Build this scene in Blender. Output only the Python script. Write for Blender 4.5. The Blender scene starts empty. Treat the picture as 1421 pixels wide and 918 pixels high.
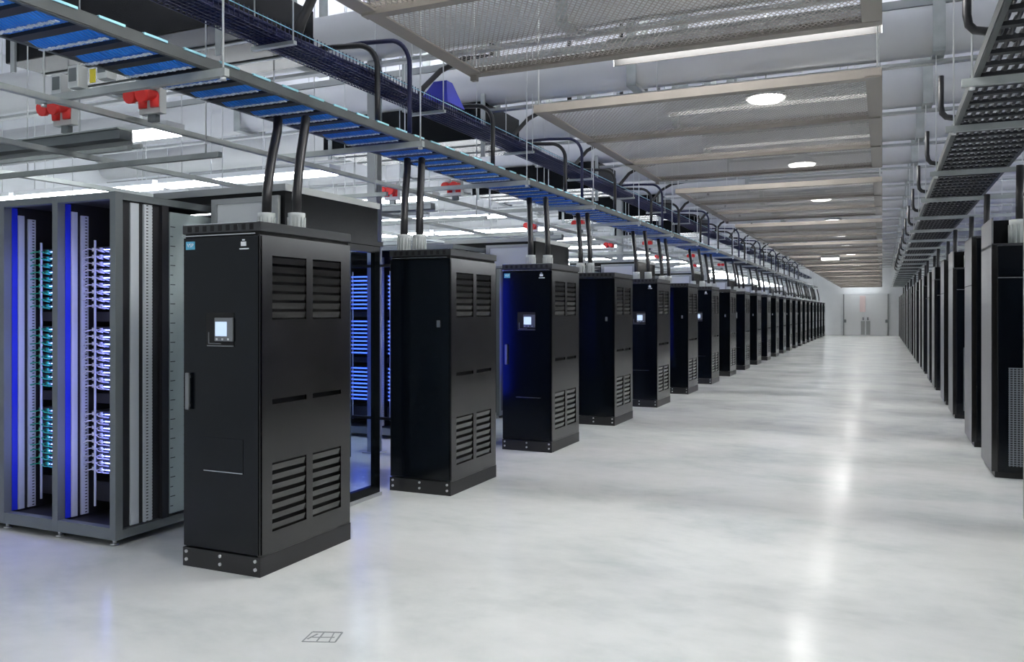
import bpy, math, random
from mathutils import Vector, Matrix
random.seed(7)
PI = math.pi
sc = bpy.context.scene
C = sc.collection

# ------------------------------------------------------------------ camera
cam_d = bpy.data.cameras.new('camera'); cam = bpy.data.objects.new('camera', cam_d); C.objects.link(cam)
cam_d.sensor_fit = 'HORIZONTAL'; cam_d.sensor_width = 36.0
cam_d.lens = 36.0 * 1148 / 1421
cam_d.shift_y = -27.5 / 1421
cam_d.clip_start = 0.05; cam_d.clip_end = 200
cam.location = (0, 0, 1.6)
cam.rotation_euler = (PI / 2, 0, math.atan2(513.8, 1148))
sc.camera = cam
# ------------------------------------------------------------------ world, exposure
w = bpy.data.worlds.new('world'); sc.world = w; w.use_nodes = True
w.node_tree.nodes['Background'].inputs[0].default_value = (0.86, 0.94, 1.0, 1)
w.node_tree.nodes['Background'].inputs[1].default_value = 0.3
vs = sc.view_settings
vs.view_transform = 'Standard'; vs.look = 'None'; vs.gamma = 1; vs.use_curve_mapping = False
vs.exposure = 0.8
try:
    sc.cycles.max_bounces = 8; sc.cycles.diffuse_bounces = 4; sc.cycles.glossy_bounces = 4
    sc.cycles.transparent_max_bounces = 16; sc.cycles.sample_clamp_indirect = 6
except Exception: pass
LAMP_W = 9.0       # each round high-bay lamp above the aisle
TUBE_E = 12.0        # emission of the fluorescent battens over the rack rows
UP_E = 26.0
AISLE_E = 38.0      # added shielded battens across the aisle, above the mesh panels         # added uplighter strips on top of the ceiling ducts
LED_E = 9.0        # server status lights

# ------------------------------------------------------------------ materials
MATS = {}
def mat(name, col, rough=0.5, metal=0.0, emit=None, estr=0.0, spec=0.5, noise=None, coat=0.0):
    if name in MATS: return MATS[name]
    m = bpy.data.materials.new(name); m.use_nodes = True
    nt = m.node_tree; b = nt.nodes['Principled BSDF']
    b.inputs['Base Color'].default_value = (*col, 1)
    b.inputs['Roughness'].default_value = rough
    b.inputs['Metallic'].default_value = metal
    b.inputs['Specular IOR Level'].default_value = spec
    b.inputs['Coat Weight'].default_value = coat
    if emit:
        b.inputs['Emission Color'].default_value = (*emit, 1)
        b.inputs['Emission Strength'].default_value = estr
    if noise:
        sc_, amt = noise
        tc = nt.nodes.new('ShaderNodeTexCoord'); n = nt.nodes.new('ShaderNodeTexNoise')
        n.inputs['Scale'].default_value = sc_; n.inputs['Detail'].default_value = 4
        nt.links.new(tc.outputs['Object'], n.inputs['Vector'])
        r = nt.nodes.new('ShaderNodeValToRGB')
        r.color_ramp.elements[0].position = 0.3; r.color_ramp.elements[1].position = 0.7
        r.color_ramp.elements[0].color = (*[c * (1 - amt) for c in col], 1)
        r.color_ramp.elements[1].color = (*[min(1, c * (1 + amt)) for c in col], 1)
        nt.links.new(n.outputs['Fac'], r.inputs['Fac']); nt.links.new(r.outputs['Color'], b.inputs['Base Color'])
        mr = nt.nodes.new('ShaderNodeMapRange')
        mr.inputs['To Min'].default_value = max(0.02, rough - .06); mr.inputs['To Max'].default_value = rough + .06
        nt.links.new(n.outputs['Fac'], mr.inputs['Value']); nt.links.new(mr.outputs['Result'], b.inputs['Roughness'])
    MATS[name] = m
    return m

def concrete():
    m = bpy.data.materials.new('polished_concrete'); m.use_nodes = True
    nt = m.node_tree; L = nt.links.new; b = nt.nodes['Principled BSDF']
    tc = nt.nodes.new('ShaderNodeTexCoord')
    mp = nt.nodes.new('ShaderNodeMapping'); mp.inputs['Scale'].default_value = (1.0, 1.5, 1)
    mp.inputs['Rotation'].default_value = (0, 0, 0.5)
    L(tc.outputs['Object'], mp.inputs['Vector'])
    n1 = nt.nodes.new('ShaderNodeTexNoise'); n1.inputs['Scale'].default_value = 0.7; n1.inputs['Detail'].default_value = 6
    n1.inputs['Roughness'].default_value = 0.62; n1.inputs['Distortion'].default_value = 0.25
    L(mp.outputs['Vector'], n1.inputs['Vector'])
    n2 = nt.nodes.new('ShaderNodeTexNoise'); n2.inputs['Scale'].default_value = 5.0; n2.inputs['Detail'].default_value = 8
    n2.inputs['Roughness'].default_value = 0.55
    L(mp.outputs['Vector'], n2.inputs['Vector'])
    mx = nt.nodes.new('ShaderNodeMath'); mx.operation = 'MULTIPLY_ADD'; mx.inputs[1].default_value = 0.22
    L(n2.outputs['Fac'], mx.inputs[0]); L(n1.outputs['Fac'], mx.inputs[2])
    r = nt.nodes.new('ShaderNodeValToRGB')
    e = r.color_ramp.elements
    e[0].position = 0.36; e[0].color = (0.52, 0.56, 0.555, 1)
    e[1].position = 0.86; e[1].color = (0.80, 0.805, 0.79, 1)
    k = e.new(0.60); k.color = (0.69, 0.71, 0.695, 1)
    L(mx.outputs[0], r.inputs['Fac']); L(r.outputs['Color'], b.inputs['Base Color'])
    mr = nt.nodes.new('ShaderNodeMapRange'); mr.inputs['To Min'].default_value = 0.11; mr.inputs['To Max'].default_value = 0.21
    L(n1.outputs['Fac'], mr.inputs['Value']); L(mr.outputs['Result'], b.inputs['Roughness'])
    bp = nt.nodes.new('ShaderNodeBump'); bp.inputs['Strength'].default_value = 0.03; bp.inputs['Distance'].default_value = 0.01
    L(n1.outputs['Fac'], bp.inputs['Height']); L(bp.outputs['Normal'], b.inputs['Normal'])
    b.inputs['Specular IOR Level'].default_value = 0.55
    return m

def mesh_sheet():
    """expanded metal: diamond openings cut through a grey sheet"""
    m = bpy.data.materials.new('expanded_metal'); m.use_nodes = True
    nt = m.node_tree; L = nt.links.new; b = nt.nodes['Principled BSDF']; out = nt.nodes['Material Output']
    b.inputs['Base Color'].default_value = (0.36, 0.335, 0.31, 1); b.inputs['Roughness'].default_value = 0.5
    tc = nt.nodes.new('ShaderNodeTexCoord'); sp = nt.nodes.new('ShaderNodeSeparateXYZ'); L(tc.outputs['Object'], sp.inputs[0])
    def M(op, a, bb=None):
        n = nt.nodes.new('ShaderNodeMath'); n.operation = op
        for i, v in enumerate((a, bb)):
            if v is None: continue
            if isinstance(v, (int, float)): n.inputs[i].default_value = v
            else: L(v, n.inputs[i])
        return n.outputs[0]
    sx = M('MULTIPLY', sp.outputs['X'], 32.0); sy = M('MULTIPLY', sp.outputs['Y'], 18.0)
    a = M('PINGPONG', M('ADD', sx, sy), 0.5); c = M('PINGPONG', M('SUBTRACT', sx, sy), 0.5)
    hole = M('MULTIPLY', M('GREATER_THAN', a, 0.125), M('GREATER_THAN', c, 0.125))
    tr = nt.nodes.new('ShaderNodeBsdfTransparent'); mix = nt.nodes.new('ShaderNodeMixShader')
    L(hole, mix.inputs[0]); L(b.outputs[0], mix.inputs[1]); L(tr.outputs[0], mix.inputs[2]); L(mix.outputs[0], out.inputs[0])
    return m

def perforated(name, col, cell, dark=(0.02, 0.02, 0.02), rad=0.28, axes=('Y', 'Z')):
    """sheet metal with punched holes showing dark behind (too fine to model)"""
    m = bpy.data.materials.new(name); m.use_nodes = True
    nt = m.node_tree; L = nt.links.new; b = nt.nodes['Principled BSDF']
    tc = nt.nodes.new('ShaderNodeTexCoord'); sp = nt.nodes.new('ShaderNodeSeparateXYZ'); L(tc.outputs['Object'], sp.inputs[0])
    def M(op, a, bb=None):
        n = nt.nodes.new('ShaderNodeMath'); n.operation = op
        for i, v in enumerate((a, bb)):
            if v is None: continue
            if isinstance(v, (int, float)): n.inputs[i].default_value = v
            else: L(v, n.inputs[i])
        return n.outputs[0]
    fx = M('SUBTRACT', M('FRACT', M('DIVIDE', sp.outputs[axes[0]], cell[0])), 0.5)
    fy = M('SUBTRACT', M('FRACT', M('DIVIDE', sp.outputs[axes[1]], cell[1])), 0.5)
    inx = M('LESS_THAN', M('ABSOLUTE', fx), rad); iny = M('LESS_THAN', M('ABSOLUTE', fy), rad)
    h = M('MULTIPLY', inx, iny)
    mx = nt.nodes.new('ShaderNodeMix'); mx.data_type = 'RGBA'
    L(h, mx.inputs[0]); mx.inputs[6].default_value = (*col, 1); mx.inputs[7].default_value = (*dark, 1)
    L(mx.outputs[2], b.inputs['Base Color']); b.inputs['Roughness'].default_value = 0.45
    return m

def glass():
    m = bpy.data.materials.new('clear_glass'); m.use_nodes = True
    nt = m.node_tree; L = nt.links.new; out = nt.nodes['Material Output']
    nt.nodes.remove(nt.nodes['Principled BSDF'])
    tr = nt.nodes.new('ShaderNodeBsdfTransparent'); tr.inputs[0].default_value = (0.80, 0.88, 0.95, 1)
    gl = nt.nodes.new('ShaderNodeBsdfGlossy'); gl.inputs['Roughness'].default_value = 0.05
    lw = nt.nodes.new('ShaderNodeLayerWeight'); lw.inputs[0].default_value = 0.5
    pw_ = nt.nodes.new('ShaderNodeMath'); pw_.operation = 'POWER'; pw_.inputs[1].default_value = 4.0; L(lw.outputs['Facing'], pw_.inputs[0])
    fr = nt.nodes.new('ShaderNodeMath'); fr.operation = 'MULTIPLY_ADD'; fr.inputs[1].default_value = 0.7; fr.inputs[2].default_value = 0.04; L(pw_.outputs[0], fr.inputs[0])
    mix = nt.nodes.new('ShaderNodeMixShader')
    L(fr.outputs[0], mix.inputs[0]); L(tr.outputs[0], mix.inputs[1]); L(gl.outputs[0], mix.inputs[2]); L(mix.outputs[0], out.inputs[0])
    return m

M_FLOOR = concrete(); M_MESH = mesh_sheet(); M_GLASS = glass()
M_CEIL = mat('painted_roof', (0.79, 0.80, 0.87), .6, noise=(1.5, .05))
M_WALL = mat('white_wall', (0.82, 0.84, 0.85), .55, noise=(2, .03))
M_DUCT = mat('white_duct', (0.66, 0.67, 0.68), .35, noise=(1.2, .05))
M_DOOR = mat('black_lacquer', (0.002, 0.0035, 0.006), .18, spec=.32, noise=(3, .15))
M_SIDE = mat('black_powder_coat', (0.006, 0.0055, 0.005), .20, spec=.8, noise=(4, .15))
M_DARK = mat('dark_void', (0.004, 0.004, 0.004), .7)
M_PLINTH = mat('black_plinth', (0.012, 0.012, 0.013), .4)
M_BOLT = mat('steel_bolt', (0.75, 0.76, 0.76), .3, .7)
M_CAP = mat('dark_cap', (0.03, 0.032, 0.034), .36)
M_HIGHLIGHT = mat('edge_highlight', (0.6, 0.62, 0.64), .25, .9)  # bright strips standing in for highlights on edges
M_HANDLE = mat('grey_handle', (0.22, 0.23, 0.24), .3, .6)
M_SCREEN = mat('lit_screen', (0.1, 0.1, 0.1), .3, emit=(0.55, 0.72, 1.0), estr=.6)
M_LABEL = mat('blue_label', (0.10, 0.42, 0.62), .4)
M_WHITE = mat('white_print', (0.85, 0.87, 0.88), .5)
M_GALV = mat('galvanised_steel', (0.40, 0.43, 0.42), .42, .35, noise=(6, .12))
M_ROD = mat('zinc_rod', (0.72, 0.74, 0.73), .35, .3)
M_FRAMEB = mat('panel_frame', (0.20, 0.18, 0.16), .5, noise=(4, .08))
M_TRAYR = mat('tray_rail_steel', (0.09, 0.10, 0.10), .4, .4, noise=(5, .15))
M_UP = mat('added_uplight', (0.9, 0.9, 0.9), .5, emit=(0.96, 0.98, 1.0), estr=UP_E)
M_RUNG = mat('black_rung', (0.012, 0.013, 0.016), .5)
M_BLUEC = mat('blue_cable', (0.010, 0.20, 0.75), .30)
M_NAVYC = mat('navy_cable', (0.006, 0.009, 0.055), .5)
M_BLACKC = mat('black_cable', (0.012, 0.012, 0.014), .4)
M_NAVYW = mat('navy_wire', (0.012, 0.016, 0.075), .45)
M_CYAN = mat('cyan_edge', (0.35, 0.70, 0.80), .3, .2)
M_TIE = mat('white_tie', (0.80, 0.86, 0.92), .4)
M_BOOT = mat('grey_boot', (0.60, 0.63, 0.62), .5)
M_RED = mat('red_socket', (0.80, 0.035, 0.03), .35)
M_YELLOW = mat('yellow_tag', (0.75, 0.62, 0.03), .5)
M_TUBE = mat('lit_tube', (0.9, 0.9, 0.9), .5, emit=(0.93, 0.97, 1.0), estr=TUBE_E)
M_AISLE = mat('added_aisle_tube', (0.9, 0.9, 0.9), .5, emit=(0.99, 0.98, 0.96), estr=AISLE_E)
M_LAMP = mat('lit_lamp', (0.9, 0.9, 0.9), .5, emit=(1.0, 0.98, 0.95), estr=5.0)
M_RACK = mat('rack_frame_paint', (0.15, 0.17, 0.175), .38, .2)
M_RACKIN = mat('rack_interior', (0.015, 0.015, 0.018), .5)
M_FLANGE = mat('blue_lit_flange', (0.015, 0.03, 0.55), .35)  # blue LED glow painted into the flange colour
M_RAIL = perforated('punched_rail', (0.62, 0.66, 0.68), (0.05, 0.022), rad=.17)
M_RAILS = mat('plain_rail', (0.62, 0.66, 0.70), .4, .1)
M_ENDP = mat('grey_end_panel', (0.36, 0.43, 0.43), .45, noise=(3, .08))
M_TICK = mat('panel_notch', (0.03, 0.03, 0.035), .6)
M_SERVER = mat('server_tray', (0.05, 0.055, 0.065), .4, .4)
M_LED = mat('blue_led', (0.1, 0.1, 0.4), .4, emit=(0.20, 0.26, 1.0), estr=LED_E)
M_LEDS = mat('soft_blue_led', (0.05, 0.06, 0.3), .4, emit=(0.055, 0.13, 1.0), estr=2.2)
M_STRIP = mat('added_violet_strip', (0.1, 0.1, 0.3), .4, emit=(0.36, 0.34, 1.0), estr=18.0)
M_LEDB = mat('added_blue_bar', (0.02, 0.02, 0.3), .4, emit=(0.015, 0.04, 1.0), estr=8.0)
M_GREENC = mat('green_patch_cable', (0.02, 0.42, 0.24), .4)
M_WHITEC = mat('white_patch_cable', (0.75, 0.74, 0.80), .4)
M_HOOD = mat('black_hood', (0.003, 0.004, 0.005), .2, spec=.15)
M_GTRIM = mat('grey_trim', (0.38, 0.40, 0.40), .4, .2)
M_FROST = mat('pale_window', (0.72, 0.75, 0.76), .4)
M_RSIDE = mat('grey_side_panel', (0.17, 0.17, 0.175), .38, noise=(3, .08))
M_PERF = perforated('perforated_door', (0.17, 0.19, 0.21), (0.030, 0.022), (0.006, 0.006, 0.008), .34, ('X', 'Z'))
M_DOORW = mat('white_door', (0.80, 0.81, 0.81), .45)
M_GREYP = mat('grey_kick_panel', (0.33, 0.34, 0.34), .4)
M_PINK = mat('pale_red_strip', (0.84, 0.68, 0.66), .5)
M_INK = mat('grey_ink', (0.22, 0.24, 0.24), .6)
M_TARP = mat('blue_sheet', (0.01, 0.02, 0.42), .5)

# ------------------------------------------------------------------ mesh helpers
class MB:
    def __init__(s): s.v = []; s.f = []; s.sm = []
    def box(s, x0, x1, y0, y1, z0, z1, mtx=None):
        n = len(s.v)
        p = [(x0, y0, z0), (x1, y0, z0), (x1, y1, z0), (x0, y1, z0), (x0, y0, z1), (x1, y0, z1), (x1, y1, z1), (x0, y1, z1)]
        if mtx is not None: p = [tuple(mtx @ Vector(q)) for q in p]
        s.v += p
        s.f += [tuple(n + i for i in q) for q in ((0, 3, 2, 1), (4, 5, 6, 7), (0, 1, 5, 4), (1, 2, 6, 5), (2, 3, 7, 6), (3, 0, 4, 7))]
        s.sm += [False] * 6
        return s
    def tube(s, pts, r, n=8, caps=True):
        pts = [Vector(p) for p in pts]; base = len(s.v); prev = None
        for i, p in enumerate(pts):
            t = (pts[min(i + 1, len(pts) - 1)] - pts[max(i - 1, 0)]).normalized()
            if prev is None:
                a = Vector((0, 0, 1)) if abs(t.z) < .9 else Vector((1, 0, 0))
                u = t.cross(a).normalized()
            else:
                u = (prev - t * prev.dot(t)).normalized()
            prev = u; vv = t.cross(u)
            rr = r[i] if isinstance(r, (list, tuple)) else r
            for k in range(n):
                an = 2 * PI * k / n
                s.v.append(tuple(p + (u * math.cos(an) + vv * math.sin(an)) * rr))
        for i in range(len(pts) - 1):
            for k in range(n):
                a = base + i * n + k; b = base + i * n + (k + 1) % n
                s.f.append((a, b, b + n, a + n)); s.sm.append(True)
        if caps:
            s.f.append(tuple(base + k for k in reversed(range(n)))); s.sm.append(False)
            e = base + (len(pts) - 1) * n
            s.f.append(tuple(e + k for k in range(n))); s.sm.append(False)
        return s
    def mesh(s, name, m):
        me = bpy.data.meshes.new(name); me.from_pydata(s.v, [], s.f); me.update()
        me.polygons.foreach_set('use_smooth', s.sm)
        me.materials.append(m)
        return me
    def build(s, name, m, parent=None, loc=(0, 0, 0), rz=0):
        return put(name, s.mesh(name, m), parent, loc, rz)

def put(name, me, parent=None, loc=(0, 0, 0), rz=0):
    o = bpy.data.objects.new(name, me); C.objects.link(o)
    o.location = loc; o.rotation_euler = (0, 0, rz)
    if parent: o.parent = parent
    return o
def B(x0, x1, y0, y1, z0, z1): return MB().box(x0, x1, y0, y1, z0, z1)
def part(name, m, parent, *boxes, bevel=0):
    b = MB()
    for q in boxes: b.box(*q)
    o = b.build(name, m, parent)
    if bevel:
        md = o.modifiers.new('bevel', 'BEVEL'); md.width = bevel; md.segments = 2; md.limit_method = 'ANGLE'
    return o
def thing(name, label, cat, loc=(0, 0, 0), rz=0, group=None):
    o = bpy.data.objects.new(name, None); C.objects.link(o); o.empty_display_size = .1
    o.location = loc; o.rotation_euler = (0, 0, rz)
    return tag(o, label, cat, group)
def tag(o, label, cat, group=None):
    o['label'] = label; o['category'] = cat
    if group: o['group'] = group
    return o
def struct(o): o['kind'] = 'structure'; return o
def copy_tree(o, parent=None):
    c = o.copy(); C.objects.link(c)
    c.parent = parent
    for ch in kids.get(o.name, []): copy_tree(ch, c)
    return c
kids = {}
def index_kids():
    kids.clear()
    for o in bpy.data.objects:
        if o.parent: kids.setdefault(o.parent.name, []).append(o)
ORD = ['first', 'second', 'third', 'fourth', 'fifth', 'sixth', 'seventh', 'eighth', 'ninth', 'tenth', 'eleventh', 'twelfth',
       'thirteenth', 'fourteenth', 'fifteenth', 'sixteenth', 'seventeenth', 'eighteenth', 'nineteenth', 'twentieth',
       'twenty-first', 'twenty-second', 'twenty-third', 'twenty-fourth', 'twenty-fifth']
def text_mesh(txt, size, m):
    cu = bpy.data.curves.new('lettering', 'FONT'); cu.body = txt; cu.size = size; cu.align_x = 'CENTER'; cu.align_y = 'CENTER'
    cu.extrude = 0.0008
    o = bpy.data.objects.new('tmp_text', cu); C.objects.link(o)
    dg = bpy.context.evaluated_depsgraph_get()
    me = bpy.data.meshes.new_from_object(o.evaluated_get(dg)); me.name = 'lettering'
    bpy.data.objects.remove(o); me.materials.clear(); me.materials.append(m)
    return me

# ================================================================== SETTING
YE = 59.0; XL = -15.0; XR = 8.0; ZC = 6.4; YB = -5.0
PER = 4.8
f = struct(B(XL, XR, YB, YE, -0.1, 0).build('floor', M_FLOOR))
c = struct(B(XL, XR, YB, YE, ZC, ZC + .1).build('ceiling', M_CEIL))
struct(B(XL - .1, XL, YB, YE, 0, ZC).build('wall_left', M_WALL))
struct(B(XR, XR + .1, YB, YE, 0, ZC).build('wall_right', M_WALL))
wb = struct(B(XL, XR, YE, YE + .1, 0, ZC).build('wall_back', M_WALL))
struct(B(XL, XR, YE - .06, YE - .001, 2.72, 2.86).build('trim_1', M_WALL))
# doors in the end wall
for i, (x0, x1, side) in enumerate(((-2.32, -1.02, -1), (-.98, .33, 1))):
    d = struct(B(x0 + .03, x1 - .03, YE - .06, YE - .001, 0.01, 2.66).build('door_%d' % (i + 1), M_DOORW))
    part('door_frame', M_GREYP, d, (x0 - .05, x0 + .02, YE - .09, YE - .001, 0, 2.72) if i == 0 else (x1 - .02, x1 + .05, YE - .09, YE - .001, 0, 2.72))
    hx = x0 + .08 if i == 0 else x1 - .08
    part('handle', M_HANDLE, d, (hx - .07, hx + .07, YE - .16, YE - .06, .85, 1.05))
    part('kick_panel', M_GREYP, d, (x1 - .26, x1 - .025, YE - .075, YE - .06, .05, .95) if i == 0 else (x0 + .025, x0 + .26, YE - .075, YE - .06, .05, .95))
    kx = x1 - .12 if i == 0 else x0 + .12
    part('lock_box', M_HANDLE, d, (kx - .05, kx + .05, YE - .14, YE - .06, 1.0, 1.2))
# (red strip beside the doors' meeting edge)
tag(B(-1.35, -1.0, YE - .09, YE - .061, 1.55, 2.6).build('wall_sign', M_PINK), 'pale red strip on the white double doors at the aisle end', 'sign')

# ceiling ducts: long round ducts running across the hall under the roof
duct_me = None
b = MB(); b.tube([(XL + .05, 0, 0), (XR - .05, 0, 0)], .27, 20); duct_me = b.mesh('duct_body', M_DUCT)
b = MB(); b.box(XL + .05, XR - .05, -.05, .05, -.36, -.325); flange_me = b.mesh('duct_rail', M_GTRIM)
b = MB(); b.box(-.06, .06, -.285, .285, -.30, -.262); b.box(-.06, .06, -.285, -.272, -.28, ZC - 4.652); b.box(-.06, .06, .272, .285, -.28, ZC - 4.652)
clamp_me = b.mesh('duct_clamp', M_GALV)
up_me = (MB().box(-11, 3, -.06, .06, .271, .30).box(-11, 3, -.07, -.06, .271, .36).box(-11, 3, .06, .07, .271, .36).mesh('strip_body', M_GTRIM), MB().box(-10.9, 2.9, -.05, .05, .301, .32).mesh('strip_lens', M_UP))
for i in range(-1, 23):
    y = 2.9 + 2.4 * i
    if y > YE - 1: break
    t = thing('ceiling_duct', 'pale round duct across the hall under the roof, %s counted from the camera' % ORD[i + 1], 'duct', (0, y, 4.65), 0, 'ducts under the roof')
    put('duct_body', duct_me, t); put('duct_rail', flange_me, t)
    if i % 2 == 1:  # uplight added to brighten the roof and the hall
        u = thing('added_uplight_strip', 'added lit strip lying on top of the ceiling duct, %s from the camera' % ORD[(i + 1) // 2], 'light', (0, y, 4.65), 0, 'added uplighter strips on the ducts')
        put('strip_body', up_me[0], u); put('strip_lens', up_me[1], u)
    for cx in (-9, -6, -2.8, .55, 3.5): put('duct_clamp', clamp_me, t, (cx, 0, 0))

# ================================================================== LEFT CABINETS
CX0, CX1, CD, CH = -.61, 0.0, .92, 2.14      # local: x 0 is the aisle side, y 0 the camera side
def side_panel(parent, detail):
    """aisle side: sheet with four louvred openings and two grip slots"""
    ys = [0, .11, .44, .505, .815, CD]
    holes_z = [(.25, .67), (1.03, 1.06), (1.55, 1.94)]
    zs = [.12, .25, .67, 1.03, 1.06, 1.55, 1.94, 2.06]
    b = MB()
    for i in range(5):
        for j in range(7):
            if i in (1, 3) and j in (1, 3, 5): continue
            b.box(-.014, 0, ys[i], ys[i + 1], zs[j], zs[j + 1])
    p = b.build('side_panel', M_SIDE, parent)
    rng = ((.11, .44), (.505, .815))
    allb = MB()
    for (z0, z1) in (holes_z[0], holes_z[2]):
        n = 7
        for (y0, y1) in rng:
            for k in range(n):
                zc = z0 + (z1 - z0) * (k + .5) / n
                if detail:
                    key = (y0,)
                    if key not in slat_cache: slat_cache[key] = MB().box(-.003, .003, y0, y1, -.019, .019, Matrix.Rotation(.18, 4, 'Y')).mesh('louver_slat', M_SIDE)
                    put('louver_slat', slat_cache[key], p, (-.010, 0, zc))
                else:
                    allb.box(-.003, .003, y0, y1, -.019, .019, Matrix.Translation((-.010, 0, zc)) @ Matrix.Rotation(.18, 4, 'Y'))
    if not detail:
        allb.build('louver_slats', M_SIDE, p)['kind'] = 'stuff'
slat_cache = {}
boot_b = MB()
boot_b.tube([(0, 0, 0), (0, 0, .10), (0, 0, .13), (0, 0, .15)], [.055, .055, .06, .06], 14)
for k in range(14):
    an = 2 * PI * k / 14
    boot_b.box(-.004, .004, .05, .064, .0, .12, Matrix.Rotation(an, 4, 'Z'))
boot_me = boot_b.mesh('cable_boot', M_BOOT)
txt_me = None
def make_cabinet(front, detail):
    t = thing('power_cabinet', 'x', 'cabinet')
    pl = part('plinth', M_PLINTH, t, (CX0 - .004, CX1 + .004, -.004, CD + .004, 0, .118), bevel=.003)
    for x in (CX0 + .03, (CX0 + CX1) / 2, CX1 - .03):
        for z in (.045, .095):
            if detail:
                if 'bolt' not in slat_cache:
                    slat_cache['bolt'] = MB().tube([(0, 0, 0), (0, -.008, 0)], .011, 8).mesh('bolt', M_BOLT)
                put('bolt', slat_cache['bolt'], pl, (x, -.004, z))
    part('carcass', M_DARK, t, (CX0, -.05, .024, CD, .12, 2.055))
    part('outer_side', M_SIDE, t, (CX0, CX0 + .012, .02, CD, .12, 2.06))
    part('rear_sheet', M_SIDE, t, (CX0, CX1 - .014, CD - .012, CD, .12, 2.06))
    side_panel(t, detail)
    cap = part('cap', M_CAP, t, (CX0 - .004, CX1 + .006, -.006, CD + .006, 2.082, CH), bevel=.004)
    part('cap_gap', M_DARK, t, (CX0 + .01, CX1 - .008, .008, CD - .01, 2.058, 2.083))
    if detail:
        for k in range(9):
            x = CX0 + .04 + k * .062
            part('cap_slot', M_DARK, cap, (x, x + .03, -.0075, -.004, 2.093, 2.128))
    part('cap_highlight', M_HIGHLIGHT, t, (CX0, CX1 - .02, -.0075, .004, CH - .004, CH + .001))  # highlight along the cap edge, made as a bright strip
    part('cap_highlight', M_HIGHLIGHT, t, (CX0, CX1 - .03, -.008, -.002, 2.066, 2.072))
    if front:
        d = part('front_door', M_DOOR, t, (CX0, CX1, 0, .022, .128, 2.058), bevel=.003)
        # recessed control panel and lit display
        part('display_recess', M_DARK, d, (-.42, -.20, -.003, 0, 1.385, 1.59))
        part('display_bezel', M_HANDLE, d, (-.345, -.20, -.014, -.003, 1.415, 1.56), bevel=.003)
        part('screen', M_SCREEN, d, (-.335, -.245, -.0165, -.0141, 1.447, 1.535))
        if detail:
            part('display_ledge', M_HANDLE, d, (-.41, -.20, -.008, -.003, 1.383, 1.390), (-.40, -.395, -.008, -.003, 1.40, 1.47), (-.40, -.30, -.008, -.003, 1.398, 1.403))
            for k in range(3): part('display_key', M_BOLT, d, (-.33 + k * .045, -.318 + k * .045, -.0165, -.014, 1.422, 1.434))
            lb = part('name_plate', M_LABEL, d, (CX0 + .022, CX0 + .095, -.003, 0, 1.985, 2.035))
            global txt_me
            if txt_me is None: txt_me = text_mesh('VSP', .034, M_WHITE)
            tx = put('lettering', txt_me, lb, (CX0 + .0585, -.0035, 2.01)); tx.rotation_euler = (PI / 2, 0, 0)
            em = part('emblem', M_WHITE, d, (-.145, -.105, -.003, 0, 1.995, 2.022), (-.135, -.115, -.003, 0, 2.028, 2.036), (-.155, -.085, -.003, 0, 1.975, 1.982))
        part('handle', M_HANDLE, d, (CX0 + .04, CX0 + .068, -.03, -.014, .985, 1.215), (CX0 + .046, CX0 + .062, -.016, 0, 1.0, 1.02), (CX0 + .046, CX0 + .062, -.016, 0, 1.18, 1.2), bevel=.004)
        part('hatch', M_DOOR, d, (-.44, -.13, -.002, 0, .615, .82))
        part('hatch_highlight', M_HIGHLIGHT, d, (-.44, -.13, -.006, -.002, .611, .616))  # white highlight at the hatch, made as a bright strip
    else:
        d = part('rear_door', M_DOOR, t, (CX0, CX1, 0, .022, .128, 2.058), bevel=.003)
        part('service_cover', M_DOOR, d, (-.50, -.10, -.004, 0, .62, 1.85))
        part('latch', M_HANDLE, d, (-.13, -.10, -.012, 0, 1.46, 1.52))
    # two cable boots with conduits on top
    spots = ((-.55, .70), (-.36, .79)) if front else ((-.54, .12), (-.42, .19))
    for (x, y) in spots: put('cable_boot', boot_me, t, (x, y, CH))
    cd = conduit_meshes['a' if front else 'b']
    for i, (x, y) in enumerate(spots):
        put('conduit', cd[i], t, (x, y, CH))
    return t
conduit_meshes = {}
for key in 'ab':
    L_ = []
    for i in range(2):
        b = MB()
        if i == 0: pts = [(0, 0, .12), (-.005, .01, .3), (-.06, .12, .55), (-.13, .27, .80), (-.15, .30, .895)]
        else: pts = [(0, 0, .12), (-.005, .01, .3), (-.05, .10, .55), (-.12, .24, .80), (-.14, .28, .895)]
        b.tube(pts, .034, 10)
        L_.append(b.mesh('conduit', M_BLACKC))
    L_.append(MB().tube([(0, 0, .1), (0, 0, .4), (.005, 0, .72)], .034, 10).mesh('conduit', M_BLACKC))
    conduit_meshes[key] = L_

protos = {}
for fr in (True, False):
    for det in (True, False): protos[(fr, det)] = make_cabinet(fr, det)
index_kids()
used = set()
Y0 = 3.915; PITCH = 2.4; X_L = -3.41
def cab_label(i, fr):
    o = ORD[i]
    if i == 0: return 'tall black cabinet with lit display, closest to the camera in the left row'
    if fr: return 'tall black cabinet with lit display, %s from the camera in the left row' % o
    return 'tall black cabinet with plain dark face, %s from the camera in the left row' % o
for i in range(23):
    fr = i % 2 == 0; det = i < 7
    key = (fr, det)
    if key in used: o = copy_tree(protos[key])
    else: o = protos[key]; used.add(key)
    o.location = (X_L, Y0 + PITCH * i, 0)
    tag(o, cab_label(i, fr), 'cabinet', 'black cabinets along the left of the aisle')

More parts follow.
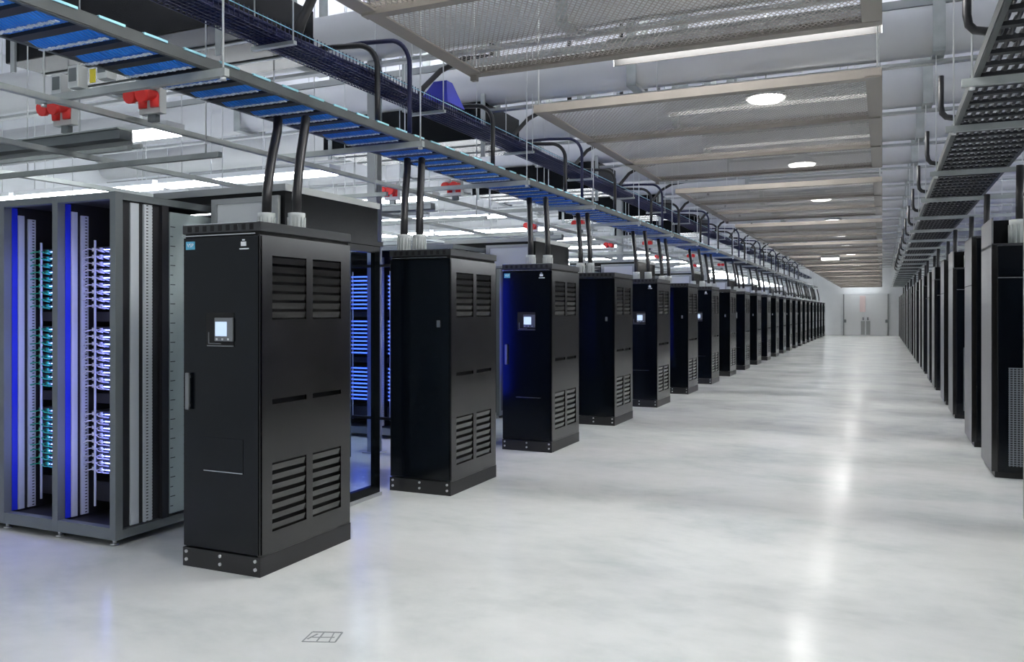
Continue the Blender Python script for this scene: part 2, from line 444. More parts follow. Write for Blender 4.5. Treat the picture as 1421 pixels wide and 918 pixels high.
# ================================================================== RIGHT CABINETS
def right_cabinet(kind):
    t = thing('equipment_cabinet', 'x', 'cabinet')
    W, D = .75, .9
    H = 2.25 if kind == 'A' else 2.48
    part('plinth', M_PLINTH, t, (.03, W, .03, D - .02, 0, .06))
    part('carcass', M_SIDE, t, (.016, W, .02, D, .06, H - .02))
    part('aisle_panel', M_RSIDE, t, (0, .016, .012, D, .05, H + (.25 if kind == 'A' else 0)), bevel=.003)
    part('corner_post', M_SIDE, t, (0, .05, 0, .022, .06, H - .01), bevel=.003)
    if kind == 'A':
        d = part('front_door', M_DOOR, t, (.055, W, -.004, .02, .06, 1.915), bevel=.003)
        part('perforated_sheet', M_PERF, d, (.14, W - .06, -.008, -.0035, .12, 1.06))
        part('door_seam', M_HANDLE, d, (.055, W, -.006, .01, 1.918, 1.926))
        part('upper_panel', M_DOOR, t, (.055, W, -.004, .02, 1.935, 2.225), bevel=.003)
        part('top_sheet', M_CAP, t, (0, W, 0, D, 2.225, 2.25))
        part('top_box', M_HOOD, t, (.018, .36, .42, D, 2.25, 2.51), bevel=.004)
        boot = put('cable_boot', boot_me, t, (.26, .22, 2.25)); boot.scale = (1.5, 1.5, 1.6)
        put('conduit', conduit_meshes['a'][2], t, (.26, .22, 2.30))
    else:
        part('front_door', M_DOOR, t, (.055, W, -.004, .02, .06, 2.455), bevel=.003)
        part('top_sheet', M_CAP, t, (0, W, 0, D, 2.46, 2.48))
        part('aisle_seam', M_DARK, t, (-.001, .016, .012, D, 1.9, 1.91))
        put('conduit', conduit_meshes['a'][2], t, (.2, .45, 2.30))
    return t
rp = {'A': right_cabinet('A'), 'B': right_cabinet('B')}
index_kids()
lst = [('B', 6.3)]
for k in range(11):
    lst += [('A', 9.15 + PER * k), ('B', 11.1 + PER * k)]
lst = [q for q in lst if q[1] < 57.5]
used = set()
for i, (kd, y) in enumerate(lst):
    o = rp[kd] if kd not in used else copy_tree(rp[kd]); used.add(kd)
    o.location = (.96, y, 0)
    if i == 0: lb = 'dark cabinet cut off by the right edge of the picture, nearest in the right row'
    elif i == 1: lb = 'black cabinet with perforated door panel, second from the camera in the right row'
    else: lb = ('lower' if kd == 'A' else 'taller') + ' dark cabinet with grey aisle side, %s from the camera in the right row' % ORD[i]
    tag(o, lb, 'cabinet', 'dark cabinets along the right of the aisle')

# ================================================================== SERVER RACKS
RW, RD, RH = 1.76, 1.05, 2.41
ZB = [(.44, .89), (1.04, 1.50), (1.62, 2.08)]
b = MB(); b.box(0, .44, 0, .7, 0, .036); srv_me = b.mesh('server', M_SERVER)
b = MB(); b.box(.12, .40, -.004, 0, .012, .018); led_me = b.mesh('status_light', M_LED)
def patch(m, seed):
    rnd = random.Random(seed); b = MB()
    for q in range(3):
        x = .03 + q * .055 + rnd.uniform(-.012, .012); dx = rnd.uniform(.03, .07) * (1 if q else -1)
        b.tube([(x, 0, .018), (x + dx * .3, -.045, .02 + rnd.uniform(-.012, .004)), (x + dx, -.05, .006), (x + dx * 1.2, -.01, -.004)], .0045, 5)
    b.box(.02, .045, -.012, 0, .006, .03); b.box(.095, .115, -.012, 0, .006, .03)
    return b.mesh('patch_cable', m)
PATCH = {'g': [patch(M_GREENC, s) for s in range(3)], 'w': [patch(M_WHITEC, s + 9) for s in range(3)]}
def make_rack(detail):
    t = thing('server_rack', 'x', 'server rack')
    xs = [-RW + .003, -RW + .06 + .53, -.06 - .53 - .03 + .03, -.0]      # column pitch
    pw = .055
    px = [-RW, -RW + (RW - pw) / 3, -RW + 2 * (RW - pw) / 3, -pw]        # post left edges
    for x in px:
        part('front_post', M_RACK, t, (x, x + pw, 0, .06, .05, RH), bevel=.002)
        part('rear_post', M_RACK, t, (x, x + pw, RD - .06, RD, .05, RH))
    part('top_rail', M_RACK, t, (-RW + pw, -pw, .001, .058, RH - .05, RH - .001), (-RW + .001, -RW + pw - .001, .06, RD - .06, RH - .05, RH - .001), (-pw + .001, -.001, .06, RD - .06, RH - .05, RH - .001))
    part('bottom_rail', M_RACK, t, (-RW + pw, -pw, .001, .058, .051, .13), (-RW + .001, -RW + pw - .001, .06, RD - .06, .051, .11), (-pw + .001, -.001, .06, RD - .06, .051, .11))
    part('base_plate', M_RACKIN, t, (-RW + pw, -pw, .06, RD - .06, .09, .115))
    part('roof_plate', M_RACKIN, t, (-RW + pw, -pw, .10, RD - .06, RH - .04, RH - .015))
    part('rear_mesh', M_RACKIN, t, (-RW + pw, -pw, RD - .02, RD - .01, .12, RH - .05))
    for x in (-.08, -.62, -1.18, -1.68):
        for y in (.06, RD - .1):
            b = MB(); b.tube([(x, y, 0), (x, y, .055)], .014, 8); b.tube([(x, y, 0), (x, y, .012)], .028, 10); b.build('levelling_foot', M_BOLT, t)
    # partitions between the columns, with rails on their right-hand side
    for i, x in enumerate(px[:3]):
        xw = x + pw - .004
        part('partition', M_RACKIN, t, (x + .012, xw - .002, .06, RD - .06, .115, RH - .04))
        part('blue_lit_flange', M_FLANGE, t, (xw - .002, xw + .004, .062, .105, .13, RH - .05))
        part('rack_rail', M_RAILS, t, (xw - .002, xw + .010, .108, .155, .13, RH - .10))
        part('rack_rail', M_RAIL, t, (xw - .002, xw + .010, .185, .245, .13, RH - .12))
        if detail:
            xr = px[i + 1]
            for (z0, z1) in ZB: part('added_led_strip', M_STRIP, t, (xr - .006, xr - .001, .064, .080, z0, z1))  # strip added behind the post to tint the rails lavender
    part('partition', M_RACKIN, t, (-.043, -.03, .06, .46, .115, RH - .04))
    # open side with two rails, then the notched grey end panel
    part('side_rail', M_RAILS, t, (-.03, -.02, .14, .21, .12, RH - .06))
    part('side_rail', M_RAIL, t, (-.03, -.012, .25, .32, .12, RH - .06))
    part('side_post', M_RACKIN, t, (-.045, -.004, .40, .46, .11, RH - .05))
    e = part('end_panel', M_ENDP, t, (-.02, -.004, .47, RD - .02, .13, RH - .09))
    b = MB()
    for k in range(30):
        z = .18 + k * .07
        b.box(-.0045, -.003, .475, .50 + .02 * (k % 2), z, z + .006); b.box(-.0045, -.003, .60, .615 + .015 * (k % 3), z + .012, z + .017)
        b.box(-.0045, -.003, .74, .76, z, z + .005)
    b.build('panel_notches', M_TICK, e)['kind'] = 'stuff'
    rnd = random.Random(3)
    for ci in range(3):
        x0 = px[ci] + pw + .03
        jm, jl, jp = MB(), MB(), MB()
        for (za, zb) in ((.93, 1.0), (1.525, 1.595), (.22, .36)): part('power_shelf', M_RACKIN, t, (x0, x0 + .46, .28, .95, za, zb))
        part('busbar', M_BOOT, t, (x0 + .085, x0 + .095, .20, .212, .2, RH - .3))
        for (z0, z1) in ZB:
            n = 9
            for k in range(n):
                z = z0 + (z1 - z0) * k / n
                if detail:
                    s = put('server', srv_me, t, (x0 + .0, .25, z))
                    put('status_light', led_me, s)
                    put('patch_cable', PATCH['g' if (ci + k % 3 == 1 or ci == 1) else 'w'][rnd.randrange(3)], s)
                else:
                    jm.box(x0 + .01, x0 + .45, .25, .95, z, z + .036)
                    jl.box(x0 + .04, x0 + .43, .246, .25, z + .010, z + .026)
        if not detail:
            jm.build('servers', M_SERVER, t)['kind'] = 'stuff'
            jl.build('status_lights', M_LEDS, t)['kind'] = 'stuff'
    return t
RX = -4.72
r0 = make_rack(True); r1 = make_rack(False)
index_kids()
r0.location = (RX, 4.0, 0); tag(r0, 'open server rack glowing blue at the left edge, beside the nearest cabinet', 'server rack', 'server racks in cross rows')
first = True
def add_rack(x, y, rz, label):
    global first
    o = r1 if first else copy_tree(r1); first = False
    o.location = (x, y, 0); o.rotation_euler = (0, 0, rz)
    tag(o, label, 'server rack', 'server racks in cross rows')
    return o
for k in range(6):
    for q in range(3):
        x = RX - 1.80 * q
        if not (k == 0 and q == 0):
            add_rack(x, 4.0 + PER * k, 0, 'server rack with blue lights facing the camera, row %s, %s from the aisle' % (ORD[2 * k], ORD[q]))
        bk = add_rack(x - RW - .45, 6.3 + RD + PER * k, PI, 'server rack seen from its back, row %s, %s from the aisle' % (ORD[2 * k + 1], ORD[q]))

        if q == 0:
            part('added_light_bar', M_LEDB, bk, (-RW - .57, -RW - .51, -.03, -.015, .5, 2.05))  # bar added out of sight to tint the cabinet opposite blue
            for z in (.46, 2.06): part('added_bar_bracket', M_RACKIN, bk, (-RW - .58, -RW - .002, -.03, -.01, z, z + .03))
for k in range(6):
    for q in range(2):
        add_rack(1.95 + RW + 1.8 * q, 9.2 + PER * k, 0, 'server rack behind the right cabinets facing the camera, row %s, %s from the aisle' % (ORD[2 * k], ORD[q]))
        add_rack(1.95 + 1.8 * q, 11.1 + RD + PER * k, PI, 'server rack behind the right cabinets seen from its back, row %s, %s from the aisle' % (ORD[2 * k + 1], ORD[q]))

# ================================================================== HOT-AISLE ENCLOSURES (hood, window, glass door)
def enclosure():
    t = thing('aisle_enclosure', 'x', 'enclosure')
    part('hood_front', M_HOOD, t, (-.70, 0, 0, .02, 2.145, 2.50), (-1.3, -.70, 0, .02, 2.425, 2.50))
    part('hood_side', M_HOOD, t, (-.02, 0, .02, 1.22, 2.20, 2.50))
    part('hood_roof', M_HOOD, t, (-1.3, 0, 0, 1.24, 2.50, 2.52))
    part('hood_trim', M_GTRIM, t, (-1.3, .012, -.012, .0, 2.485, 2.535), (0, .012, 0, 1.24, 2.485, 2.535))
    wf = part('window_frame', M_GTRIM, t, (-.68, -.04, -.03, -.001, 2.41, 2.45), (-.68, -.04, -.03, -.001, 2.15, 2.18), (-.68, -.625, -.03, -.001, 2.18, 2.41), (-.095, -.04, -.03, -.001, 2.18, 2.41))
    part('window_pane', M_FROST, wf, (-.625, -.095, -.02, -.002, 2.18, 2.41))
    d = part('sliding_door', M_HOOD, t, (-.03, .01, 1.16, 1.24, 0.03, 2.16), (-.03, .01, .06, .11, 0.03, 2.16), (-.03, .01, .11, 1.16, 0.03, .10), (-.03, .01, .11, 1.16, 2.10, 2.16))
    part('glass_pane', M_GLASS, d, (-.014, -.006, .11, 1.16, .10, 2.10))
    part('door_rail', M_HOOD, t, (-.04, .03, .0, 1.26, 2.16, 2.20))
    part('floor_track', M_GTRIM, t, (-.03, .02, .0, 1.26, 0, .03))
    return t
en = enclosure(); index_kids()
for k in range(11):
    o = en if k == 0 else copy_tree(en)
    o.location = (-4.0, 4.86 + PER * k, 0)
    tag(o, 'black aisle hood with glass sliding door behind the %s left cabinet' % ORD[2 * k], 'enclosure', 'hoods with glass doors between the rows')

# ================================================================== CABLE TRAYS
YT0, YT1 = .6, 57.6
def catmull_sag(x, z, period, sag, phase, y0, y1, jit):
    pts = []; y = y0; n = 4
    step = period / n
    k = 0
    while y <= y1 + 1e-6:
        ph = ((y - phase) / period) * 2 * PI
        near = y < 24
        pts.append((x + jit * math.sin(y * .7 + x * 40), y, z - sag * .5 * (1 - math.cos(ph))))
        y += step if near else period
    return pts
def ladder_tray(name, label, xa, xb, z, period, rung_w, cable_m, ncab, cr, sag, strut_xs, strut_ys, cab_label_, edge_glints, rod_xs, rung_m):
    t = thing(name, label, 'cable tray', (0, 0, z))
    # C-profile rails
    for s, x in ((1, xa), (-1, xb)):
        part('tray_rail', M_TRAYR, t, (x - .006, x + .006, YT0, YT1, -.026, .042), (min(x, x + s * .03), max(x, x + s * .03), YT0, YT1, -.032, -.025), (min(x, x + s * .025), max(x, x + s * .025), YT0, YT1, .035, .042))
    rme = MB().box(xa + .006, xb - .006, -rung_w / 2, rung_w / 2, -.03, -.004).mesh('rung', rung_m)
    y = YT0 + .1; ph = y
    n = 0
    while y < YT1 - .1 and n < 290:
        put('rung', rme, t, (0, y, 0)); y += period; n += 1
    sme = MB().box(strut_xs[0], strut_xs[1], -.021, .021, -.098, -.048).mesh('support_strut', M_GALV)
    zt = ZC - z - .002
    rodme = MB().tube([(0, 0, -.11), (0, 0, zt)], .007, 6).mesh('hanger_rod', M_ROD)
    nutme = MB().tube([(0, 0, -.12), (0, 0, -.10)], .02, 6).mesh('rod_nut', M_BOLT)
    for y in strut_ys:
        put('support_strut', sme, t, (0, y, 0))
        for x in rod_xs:
            r = put('hanger_rod', rodme, t, (x, y, 0)); put('rod_nut', nutme, r)
    if edge_glints:
        cme = MB().box(xb - .01, xb + .014, -.085, .085, .034, .048).mesh('edge_glint', M_CYAN)  # cyan light on the rail edge painted as short strips
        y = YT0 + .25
        while y < 22: put('edge_glint', cme, t, (0, y, 0)); y += .3
    # cables
    for i in range(ncab):
        x = xa + .03 + cr + (xb - xa - .06 - 2 * cr) * i / (ncab - 1)
        b = MB(); zz = z + cr - .004
        b.tube(catmull_sag(x, zz, period, sag, ph, YT0, YT1, .002), cr, 6)
        o = b.build('tray_cable', cable_m)
        tag(o, '%s %s counted from the left rail' % (ORD[i], cab_label_), 'cable', cab_label_.strip(',').replace(' cable ', ' cables '))
    return t, ph
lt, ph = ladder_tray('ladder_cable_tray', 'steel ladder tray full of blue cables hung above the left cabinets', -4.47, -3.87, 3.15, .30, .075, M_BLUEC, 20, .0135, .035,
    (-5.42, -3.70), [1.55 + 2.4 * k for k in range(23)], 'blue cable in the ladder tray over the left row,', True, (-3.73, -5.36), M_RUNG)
# white tie rows under the blue cables, one between each pair of rungs
b = MB()
for i in range(20):
    x = -4.47 + .03 + .0135 + (.6 - .06 - .027) * i / 19
    b.box(x - .010, x + .009, -.016 + .005 * (i % 3), .012 + .005 * (i % 3), -.047, -.041)
tie_me = b.mesh('cable_tie', M_TIE)
y = ph + .15
while y < 20:
    put('cable_tie', tie_me, lt, (0, y, -.001)); y += .3
# longitudinal strut further left
t = thing('ceiling_strut', 'long steel strut running beside the blue cable tray, over the racks', 'strut', (-5.12, 0, 3.03))
part('strut_channel', M_GALV, t, (-.021, .021, YT0, 57, -.02, .021))
part('strut_channel', M_GALV, t, (-.021 - 3.2, .021 - 3.2, YT0, 57, -.02, .021))

ry = [1.3, 3.6, 6.1, 7.6] + [10.0 + 2.35 * k for k in range(20)]
ladder_tray('ladder_cable_tray', 'steel ladder tray with black cables hung above the right cabinets', .55, 1.22, 3.15, .26, .055, M_BLACKC, 11, .014, .03,
    (.47, 2.0), ry, 'black cable in the ladder tray over the right row,', False, (.53, 1.95), M_RUNG)

# wire basket tray with navy cables
bz, bx0, bx1, bh = 3.70, -4.50, -4.20, .09
t = thing('basket_cable_tray', 'navy wire basket tray packed with dark cables, above the blue ladder tray', 'cable tray', (0, 0, bz))
b = MB()
y = YT0
while y < 57:
    b.box(bx0, bx1, y, y + .006, -.003, .003); b.box(bx0 - .003, bx0 + .003, y, y + .006, 0, bh); b.box(bx1 - .003, bx1 + .003, y, y + .006, 0, bh + .02)
    y += .05 if y < 20 else .1
b.build('cross_wires', M_NAVYW, t)['kind'] = 'stuff'
for x in [bx0 + .05 * k for k in range(7)]:
    part('long_wire', M_NAVYW, t, (x - .003, x + .003, YT0, 57, -.008, -.002))
for zz in (.045, .09):
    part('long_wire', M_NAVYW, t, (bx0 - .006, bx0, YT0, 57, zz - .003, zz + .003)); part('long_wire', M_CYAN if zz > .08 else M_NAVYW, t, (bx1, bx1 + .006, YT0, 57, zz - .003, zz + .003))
hr = MB().tube([(0, 0, -.02), (0, 0, ZC - bz - .002)], .006, 6).mesh('hanger_rod', M_ROD)
hb = MB().box(bx0 - .06, bx1 + .06, -.02, .02, -.04, -.012).mesh('support_strut', M_GALV)
for k in range(24):
    yy = 2.75 + 2.4 * k
    if yy < 57:
        put('support_strut', hb, t, (0, yy, 0)); put('hanger_rod', hr, t, (bx0 - .04, yy, 0)); put('hanger_rod', hr, t, (bx1 + .04, yy, 0))
rnd = random.Random(5)
for i in range(14):
    x = bx0 + .025 + (bx1 - bx0 - .05) * (i % 7) / 6; z0 = bz + .018 + (.03 if i > 6 else 0)
    pts = []; y = YT0
    while y < 57:
        pts.append((x + rnd.uniform(-.012, .012), y, z0 + rnd.uniform(-.006, .012))); y += .22 if y < 20 else 1.0
    o = MB().tube(pts, .017, 6).build('basket_cable', M_NAVYC)
    tag(o, 'dark navy cable lying in the wire basket tray', 'cable', 'dark cables in the wire basket')

# ================================================================== MESH CEILING PANELS
PX0, PX1, PZ = -2.46, 0.0, 3.13
def mesh_panel():
    t = thing('mesh_panel', 'x', 'ceiling panel')
    Ln = 3.75; fw = .10
    part('side_frame', M_FRAMEB, t, (PX0, PX0 + fw, 0, Ln, 0, .012), (PX0, PX0 + .012, 0, Ln, .012, .06), bevel=.002)
    part('side_frame', M_FRAMEB, t, (PX1 - fw, PX1, 0, Ln, 0, .012), (PX1 - .012, PX1, 0, Ln, .012, .06), bevel=.002)
    part('end_frame', M_FRAMEB, t, (PX0 + .012, PX1 - .012, 0, .08, -.002, .010), (PX0 + .012, PX1 - .012, 0, .012, .010, .06))
    part('end_frame', M_FRAMEB, t, (PX0 + .012, PX1 - .012, Ln - .08, Ln, -.002, .010), (PX0 + .012, PX1 - .012, Ln - .012, Ln, .010, .06))
    for k in (1, 2):
        y = Ln * k / 3
        part('cross_bar', M_FRAMEB, t, (PX0 + .012, PX1 - .012, y - .03, y + .03, -.012, .05))
    for k in range(3):
        part('mesh_sheet', M_MESH, t, (PX0 + .02, PX1 - .02, Ln * k / 3 + .01, Ln * (k + 1) / 3 - .01, .020, .0212))
    rod = MB().tube([(0, 0, .0), (0, 0, ZC - PZ - .002)], .006, 6).mesh('hanger_rod', M_ROD)
    for x in (PX0 + .03, PX1 - .03):
        for y in (.03, Ln - .03): put('hanger_rod', rod, t, (x, y, .012))
    part('corner_foot', M_FRAMEB, t, (PX0 + .02, PX0 + .06, Ln - .06, Ln - .02, -.035, -.001))
    return t
mp = mesh_panel(); index_kids()
for k in range(12):
    o = mp if k == 0 else copy_tree(mp)
    o.location = (0, 4.85 - 3.75 + PER * k, PZ)
    tag(o, 'framed grey wire-mesh ceiling panel above the aisle, %s from the camera' % ORD[k], 'ceiling panel', 'mesh panels hung over the aisle')

# ================================================================== LAMPS
def lamp(x, y, z, label, group='round lamps over the aisle'):
    t = thing('high_bay_lamp', label, 'lamp', (x, y, z), 0, group)
    b = MB(); b.tube([(0, 0, .0), (0, 0, .04), (0, 0, .14), (0, 0, .2)], [.24, .235, .12, .07], 20); b.build('lamp_shade', M_GTRIM, t)
    b = MB(); b.tube([(0, 0, -.03), (0, 0, -.001)], [.19, .22], 20); b.build('lamp_glass', M_LAMP, t)
    b = MB(); b.tube([(0, 0, .2), (0, 0, ZC - z - .002)], .008, 6); b.build('lamp_rod', M_ROD, t)
    L = bpy.data.lights.new('lamp_light', 'AREA'); L.shape = 'DISK'; L.size = .42; L.energy = LAMP_W; L.color = (1.0, .985, .96); L.spread = PI
    o = bpy.data.objects.new('lamp_light', L); C.objects.link(o); o.parent = t; o.location = (0, 0, -.035)
for k in range(-2, 11):
    y = 10.1 + PER * (k - 1)
    if y < YE - 1:
        lb = 'round ceiling lamp seen through the mesh panels, %s from the camera' % ORD[k] if k >= 0 else 'round ceiling lamp behind the camera, %s one back' % ORD[-k - 1]
        lamp(-1.25, y, 4.1, lb)
t = thing('square_lamp', 'small bright rectangular lamp fixed below a far mesh panel', 'lamp', (-1.3, 24.18, 3.0))
part('lamp_housing', M_GTRIM, t, (-.24, .24, -.13, .13, .05, .12)); part('lamp_lens', M_LAMP, t, (-.22, .22, -.12, .12, 0, .05))
for x in (-.15, .15): MB().tube([(x, 0, .12), (x, 0, ZC - 3.002)], .006, 6).build('hanger_rod', M_ROD, t)
bw_ = (MB().box(-1.0, 1.0, -.06, .06, 0, .04).mesh('batten_housing', M_WHITE), MB().box(-.97, .97, -.05, .05, -.04, -.001).mesh('batten_tube', M_TUBE), MB().tube([(0, 0, .04), (0, 0, ZC - 3.552)], .006, 6).mesh('hanger_rod', M_ROD))
aisle_me = (MB().box(-1.25, 1.25, -.13, .13, 0, .04).mesh('batten_housing', M_GTRIM), MB().box(-1.22, 1.22, -.10, .10, -.03, -.001).mesh('batten_tube', M_AISLE),
            MB().tube([(0, 0, .04), (0, 0, ZC - 4.252)], .006, 6).mesh('hanger_rod', M_ROD), MB().box(-1.25, 1.25, -.004, .004, -.16, -.001).mesh('side_shield', M_DUCT), MB().box(-1.24, 1.24, -.003, .003, -.158, -.001).mesh('black_liner', M_DARK))
for k in range(-2, 23):  # strips added to light the floor; shields keep the lenses unseen
    y = 3.2 + 2.4 * k
    if y > YE - 1: continue
    t = thing('strip_light', 'added shielded strip light across the aisle above the mesh panels, %s from the back' % ORD[22 - k], 'light', (-1.25, y, 4.25), 0, 'added strip lights above the mesh panels')
    put('batten_housing', aisle_me[0], t); put('batten_tube', aisle_me[1], t)
    for yy in (-.12, .12): put('side_shield', aisle_me[3], t, (0, yy, 0)); put('black_liner', aisle_me[4], t, (0, yy * .93, 0))
    for x in (-.8, .8): put('hanger_rod', aisle_me[2], t, (x, .0, 0))
t = thing('strip_light', 'added strip light washing the white end wall above the double doors', 'light', (-1.25, YE - .75, 3.55))  # added out of view to brighten the end wall
put('batten_housing', bw_[0], t); put('batten_tube', bw_[1], t)
for x in (-.9, .9): put('hanger_rod', bw_[2], t, (x, 0, 0))
# fluorescent battens over the rack rows
def batten_meshes(ln):
    b = MB().box(-ln, 0, -.11, .11, .0, .06); h = b.mesh('batten_housing', M_WHITE)
    b = MB().box(-ln + .03, -.03, -.10, .10, -.045, -.001); d = b.mesh('batten_tube', M_TUBE)
    r = MB().tube([(0, 0, .06), (0, 0, ZC - 3.25 - .002)], .006, 6).mesh('hanger_rod', M_ROD)
    return h, d, r
bh_, bd_, br_ = batten_meshes(2.7)
br2_ = MB().tube([(0, 0, .06), (0, 0, 3.9 - 3.25)], .006, 6).mesh('hanger_rod', M_ROD)
def batten(x, y, label, group, short=False):
    t = thing('strip_light', label, 'light', (x, y, 3.25), 0, group)
    put('batten_housing', bh_, t); put('batten_tube', bd_, t); put('hanger_rod', br2_ if short else br_, t, (-.3, 0, 0)); put('hanger_rod', br2_ if short else br_, t, (-1.4 if short else -2.4, 0, 0))
for k in range(22):
    y = 5.6 + 2.4 * k
    for q in range(3):
        if k > 9 and q > 0: continue
        batten(-5.85 - 2.8 * q, y, 'white strip light over the left racks, %s row back, %s from the aisle' % (ORD[k], ORD[q]), 'strip lights over the left racks', short=(q == 0 and k % 2 == 0 and k < 10))
for k in range(8):
    batten(5.2, 8.2 + 2.4 * k, 'white strip light over the right racks, %s row back' % ORD[k], 'strip lights over the right racks')

# ================================================================== OVERHEAD BUSWAYS, RED SOCKETS, DUCTS, BENT CONDUITS
def socket_mesh():
    b = MB()
    for dx in (-.06, .06):
        b.tube([(dx, 0, .0), (dx, -.10, -.02), (dx, -.102, -.02), (dx, -.14, -.028)], [.036, .04, .054, .054], 14)
        b.tube([(dx, -.005, .0), (dx, .0, -.09)], [.04, .036], 10)
    return b.mesh('socket_body', M_RED)
sock_me = socket_mesh()
sk2 = MB().box(-.105, .105, 0, .06, -.13, .07); sk2.box(-.11, -.04, -.05, .0, .045, .085); sk2.box(.04, .11, -.05, .0, .045, .085); sk2 = sk2.mesh('socket_box', M_BOOT)
for k in range(6):
    y = 4.62 + PER * k
    t = thing('busway', 'grey power rail running over the racks behind the %s left cabinet' % ORD[2 * k], 'power rail', (-5.35, y, 3.0), 0, 'power rails over the racks')
    part('rail_body', M_RACK, t, (-8, 0, -.05, .05, -.07, .0)); part('rail_top', M_GALV, t, (-8, 0, -.07, .07, .001, .012))
    part('rail_lip', M_GTRIM, t, (-8, 0, .06, .075, -.10, -.001))
    b = MB(); b.box(-7.9, -.2, .20, .24, -.10, -.06); b.box(-7.9, -.2, .32, .35, -.06, -.03); b.build('side_conduit', M_GALV, t)
    for q in range(4):
        b = MB(); b.tube([(-.5 - 2.3 * q, .0, .012), (-.5 - 2.3 * q, 0, ZC - 3.002)], .006, 6); b.build('hanger_rod', M_ROD, t)
    for q, x in enumerate((-4.98, -5.92)):
        s = thing('red_socket_pair', 'pair of round red power sockets over the racks, row %s, %s from the aisle' % (ORD[k], ORD[q]), 'power socket', (x, y - .10, 3.20), 0, 'red sockets over the racks')
        put('socket_body', sock_me, s); put('socket_box', sk2, s)
        part('socket_stem', M_RACK, s, (-.04, .04, .02, .06, -.185, -.131))
# black exhaust ducts above the hot aisles
for k in range(5):
    t = thing('exhaust_duct', 'black box duct hung above the racks, %s from the camera' % ORD[k], 'duct', (-4.85, 5.1 + PER * k, 3.9), 0, 'black ducts above the racks')
    part('duct_box', M_HOOD, t, (-2.6, 0, 0, 1.2, 0, .5), bevel=.01)
    part('duct_seam', M_GTRIM, t, (-2.61, .01, .38, .42, -.012, -.001), (-2.61, .01, .86, .89, -.012, -.001))
    part('duct_strap', M_GALV, t, (-.03, .03, -.02, 0, -.25, .6)); part('duct_strap', M_GALV, t, (-2.5, -2.44, -.02, 0, -.1, .6))
    b = MB()
    for x in (-.3, -2.3):
        for y in (.15, 1.05): b.tube([(x, y, .5), (x, y, ZC - 3.902)], .006, 6)
    b.build('duct_hangers', M_ROD, t)['kind'] = 'stuff'
# bent conduits dropping from the basket to the blue tray
def arc(p, q, r_pts=8):
    """quarter bend from horizontal (+x) to down (-z)"""
    out = []
    for i in range(r_pts + 1):
        a = PI / 2 * i / r_pts
        out.append((p[0] + (q[0] - p[0]) * math.sin(a), p[1] + (q[1] - p[1]) * math.sin(a), p[2] + (q[2] - p[2]) * (1 - math.cos(a))))
    return out
for k in range(18):
    y = 3.86 + 2.4 * k if k else 3.86
    y = 6.26 + 2.4 * k
    b = MB(); b.tube([(-4.95, y, 4.02), (-4.6, y, 4.02)] + arc((-4.35, y, 4.0), (-4.12, y, 3.78)) + [(-4.12, y, 3.45), (-4.12, y, 3.24)], .026, 10)
    o = b.build('bent_conduit', M_BLACKC); tag(o, 'thick black conduit bending down onto the blue cable tray, %s from the camera' % ORD[k], 'conduit', 'black bent conduits over the left tray')
    b = MB(); b.tube([(-4.45, y + 1.25, 3.80), (-4.42, y + 1.32, 3.95), (-4.30, y + 1.48, 4.16), (-4.1, y + 1.62, 4.30), (-3.8, y + 1.7, 4.33), (-3.8, y + 1.7, 6.39)], .03, 8)
    o = b.build('hanging_cable', M_BLACKC); tag(o, 'black cable hanging from roof into wire basket, %s from the camera' % ORD[k], 'cable', 'black cables hanging into the basket')
    if k % 2: continue
    b = MB(); b.tube([(-4.95, y + .32, 4.14), (-4.5, y + .32, 4.14)] + arc((-4.2, y + .32, 4.12), (-3.98, y + .32, 3.86)) + [(-3.98, y + .32, 3.5), (-3.98, y + .32, 3.24)], .022, 8)
    o = b.build('bent_cable', M_NAVYC); tag(o, 'dark blue cable looping down onto the blue cable tray, %s from the camera' % ORD[k // 2], 'cable', 'dark blue cable loops over the left tray')
b = MB(); b.tube([(-4.32, 5.38, 3.78), (-4.29, 5.42, 3.95), (-4.22, 5.47, 4.15), (-4.1, 5.5, 4.4), (-4.0, 5.5, 6.39)], .04, 10)
tag(b.build('hanging_cable', M_BLACKC), 'thick black hose rising from the wire basket to the roof near the camera', 'cable')
# J-shaped cables hooked over the right tray
for k in range(14):
    y = 5.6 + 2.4 * k
    b = MB(); b.tube([(.46, y, 3.62), (.46, y, 3.36), (.47, y, 3.30), (.50, y, 3.265), (.56, y, 3.25), (.64, y, 3.25), (.72, y + .05, 3.20)], .025, 10)
    o = b.build('hooked_cable', M_BLACKC); tag(o, 'black cable hooked over the right tray edge, %s from the camera' % ORD[k], 'cable', 'hooked black cables on the right tray')
# blue sheet folded over the basket
b = MB(); n = len(b.v)
b.v += [(-4.60, 7.75, 3.83), (-4.22, 7.75, 3.83), (-4.22, 8.15, 3.83), (-4.60, 8.15, 3.83), (-4.50, 7.95, 4.12), (-4.34, 7.95, 4.12), (-4.34, 8.08, 4.12), (-4.50, 8.08, 4.12)]
b.f += [(0, 3, 2, 1), (4, 5, 6, 7), (0, 1, 5, 4), (1, 2, 6, 5), (2, 3, 7, 6), (3, 0, 4, 7)]; b.sm += [False] * 6
tag(b.build('cable_funnel', M_TARP), 'deep blue tapered funnel sitting on the wire basket', 'funnel')
# steel columns between the rows
for k in range(5):
    t = thing('steel_column', 'slim grey steel column rising to the roof, %s from the camera' % ORD[k], 'column', (-5.25, 7.92 + PER * 2 * k, 0), 0, 'steel columns behind the left row')
    part('column_flange', M_GTRIM, t, (-.06, .06, -.06, -.045, 0, ZC - .001), (-.06, .06, .045, .06, 0, ZC - .001)); part('column_web', M_GTRIM, t, (-.006, .006, -.045, .045, 0, ZC - .001))
    part('base_plate', M_GTRIM, t, (-.1, .1, -.1, .1, 0, .012))
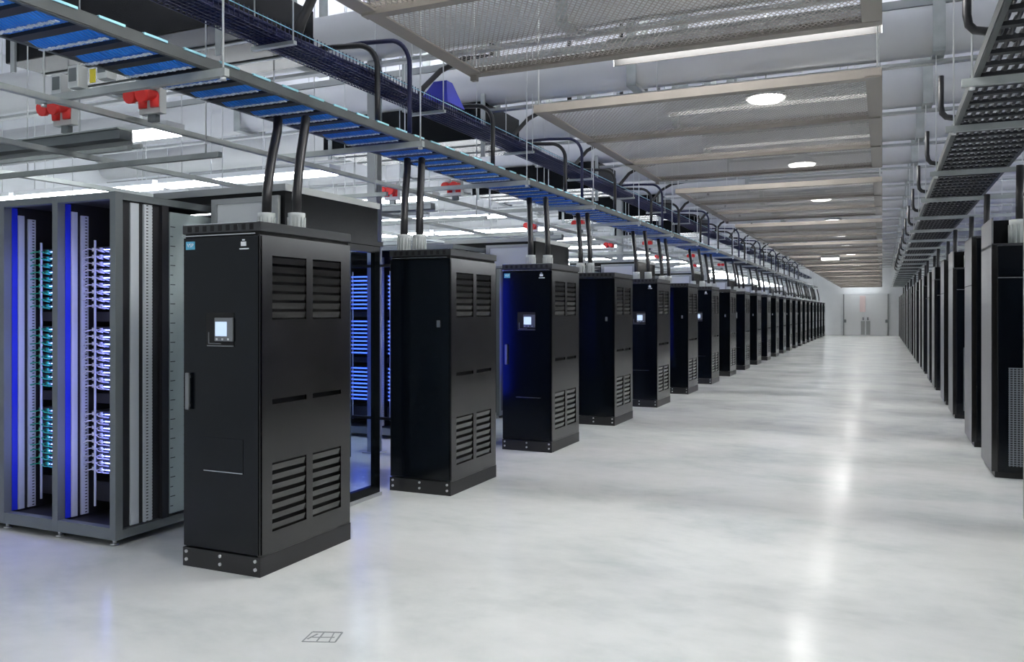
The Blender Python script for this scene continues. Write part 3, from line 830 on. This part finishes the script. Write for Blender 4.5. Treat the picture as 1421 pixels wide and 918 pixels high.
# small controls hanging under the tray at the left edge
for i, (x, y, z) in enumerate(((-5.02, 3.95, 3.22), (-4.78, 3.98, 3.26), (-5.25, 4.0, 3.20))):
    t = thing('junction_box', 'small grey box standing on the strut over the racks, %s from the left' % ('second', 'third', 'first')[i], 'box', (x, y, z - .10), 0, 'small boxes on the strut')
    part('box_body', M_BOOT, t, (-.05, .05, -.04, .04, 0, .15), bevel=.004); part('box_face', M_RACK, t, (-.035, .035, -.044, -.0405, .04, .13))
    if i == 1: part('warning_tag', M_YELLOW, t, (-.10, -.055, -.05, -.04, -.02, .07))
# strut frames over the racks
for i, x in enumerate((-6.03, -7.4)):
    o = B(x - .021, x + .021, 2.6, 40, 2.86, 2.90).build('ceiling_strut', M_GALV); tag(o, 'lower steel strut over the left racks, %s from the aisle' % ORD[i], 'strut', 'lower struts over the racks')
for k in range(10):
    y = 5.0 + 2.4 * k
    t = thing('cross_strut', 'steel cross strut above the racks, %s row from the camera' % ORD[k], 'strut', (0, y, 2.81), 0, 'cross struts above the racks')
    part('strut_channel', M_GALV, t, (-10.5, -4.75, -.021, .021, .0, .042))
    for x in (-4.9, -7.0, -9.5): MB().tube([(x, 0, .042), (x, 0, ZC - 2.812)], .006, 6).build('hanger_rod', M_ROD, t)
# ink scribble on the floor
t = thing('floor_marking', 'small grey scribbled square marked on the floor near the bottom edge', 'marking', (-2.51, 3.33, .0005), .5)
b = MB()
for (x0, y0, x1, y1, w_) in ((-.09, -.05, .07, -.07, .008), (.07, -.07, .09, .05, .009), (.09, .05, -.06, .07, .012), (-.06, .07, -.09, -.05, .008), (-.05, 0, .06, -.01, .008), (-.02, -.05, .0, .06, .008), (.04, -.06, .05, .05, .006), (-.07, -.02, -.03, .04, .01)):
    d = Vector((x1 - x0, y1 - y0, 0)); L_ = d.length
    mt = Matrix.Translation((x0, y0, 0)) @ Matrix.Rotation(math.atan2(d.y, d.x), 4, 'Z')
    b.box(0, L_, -w_ / 2, w_ / 2, 0, .0008, mt)
b.build('ink_strokes', M_INK, t)
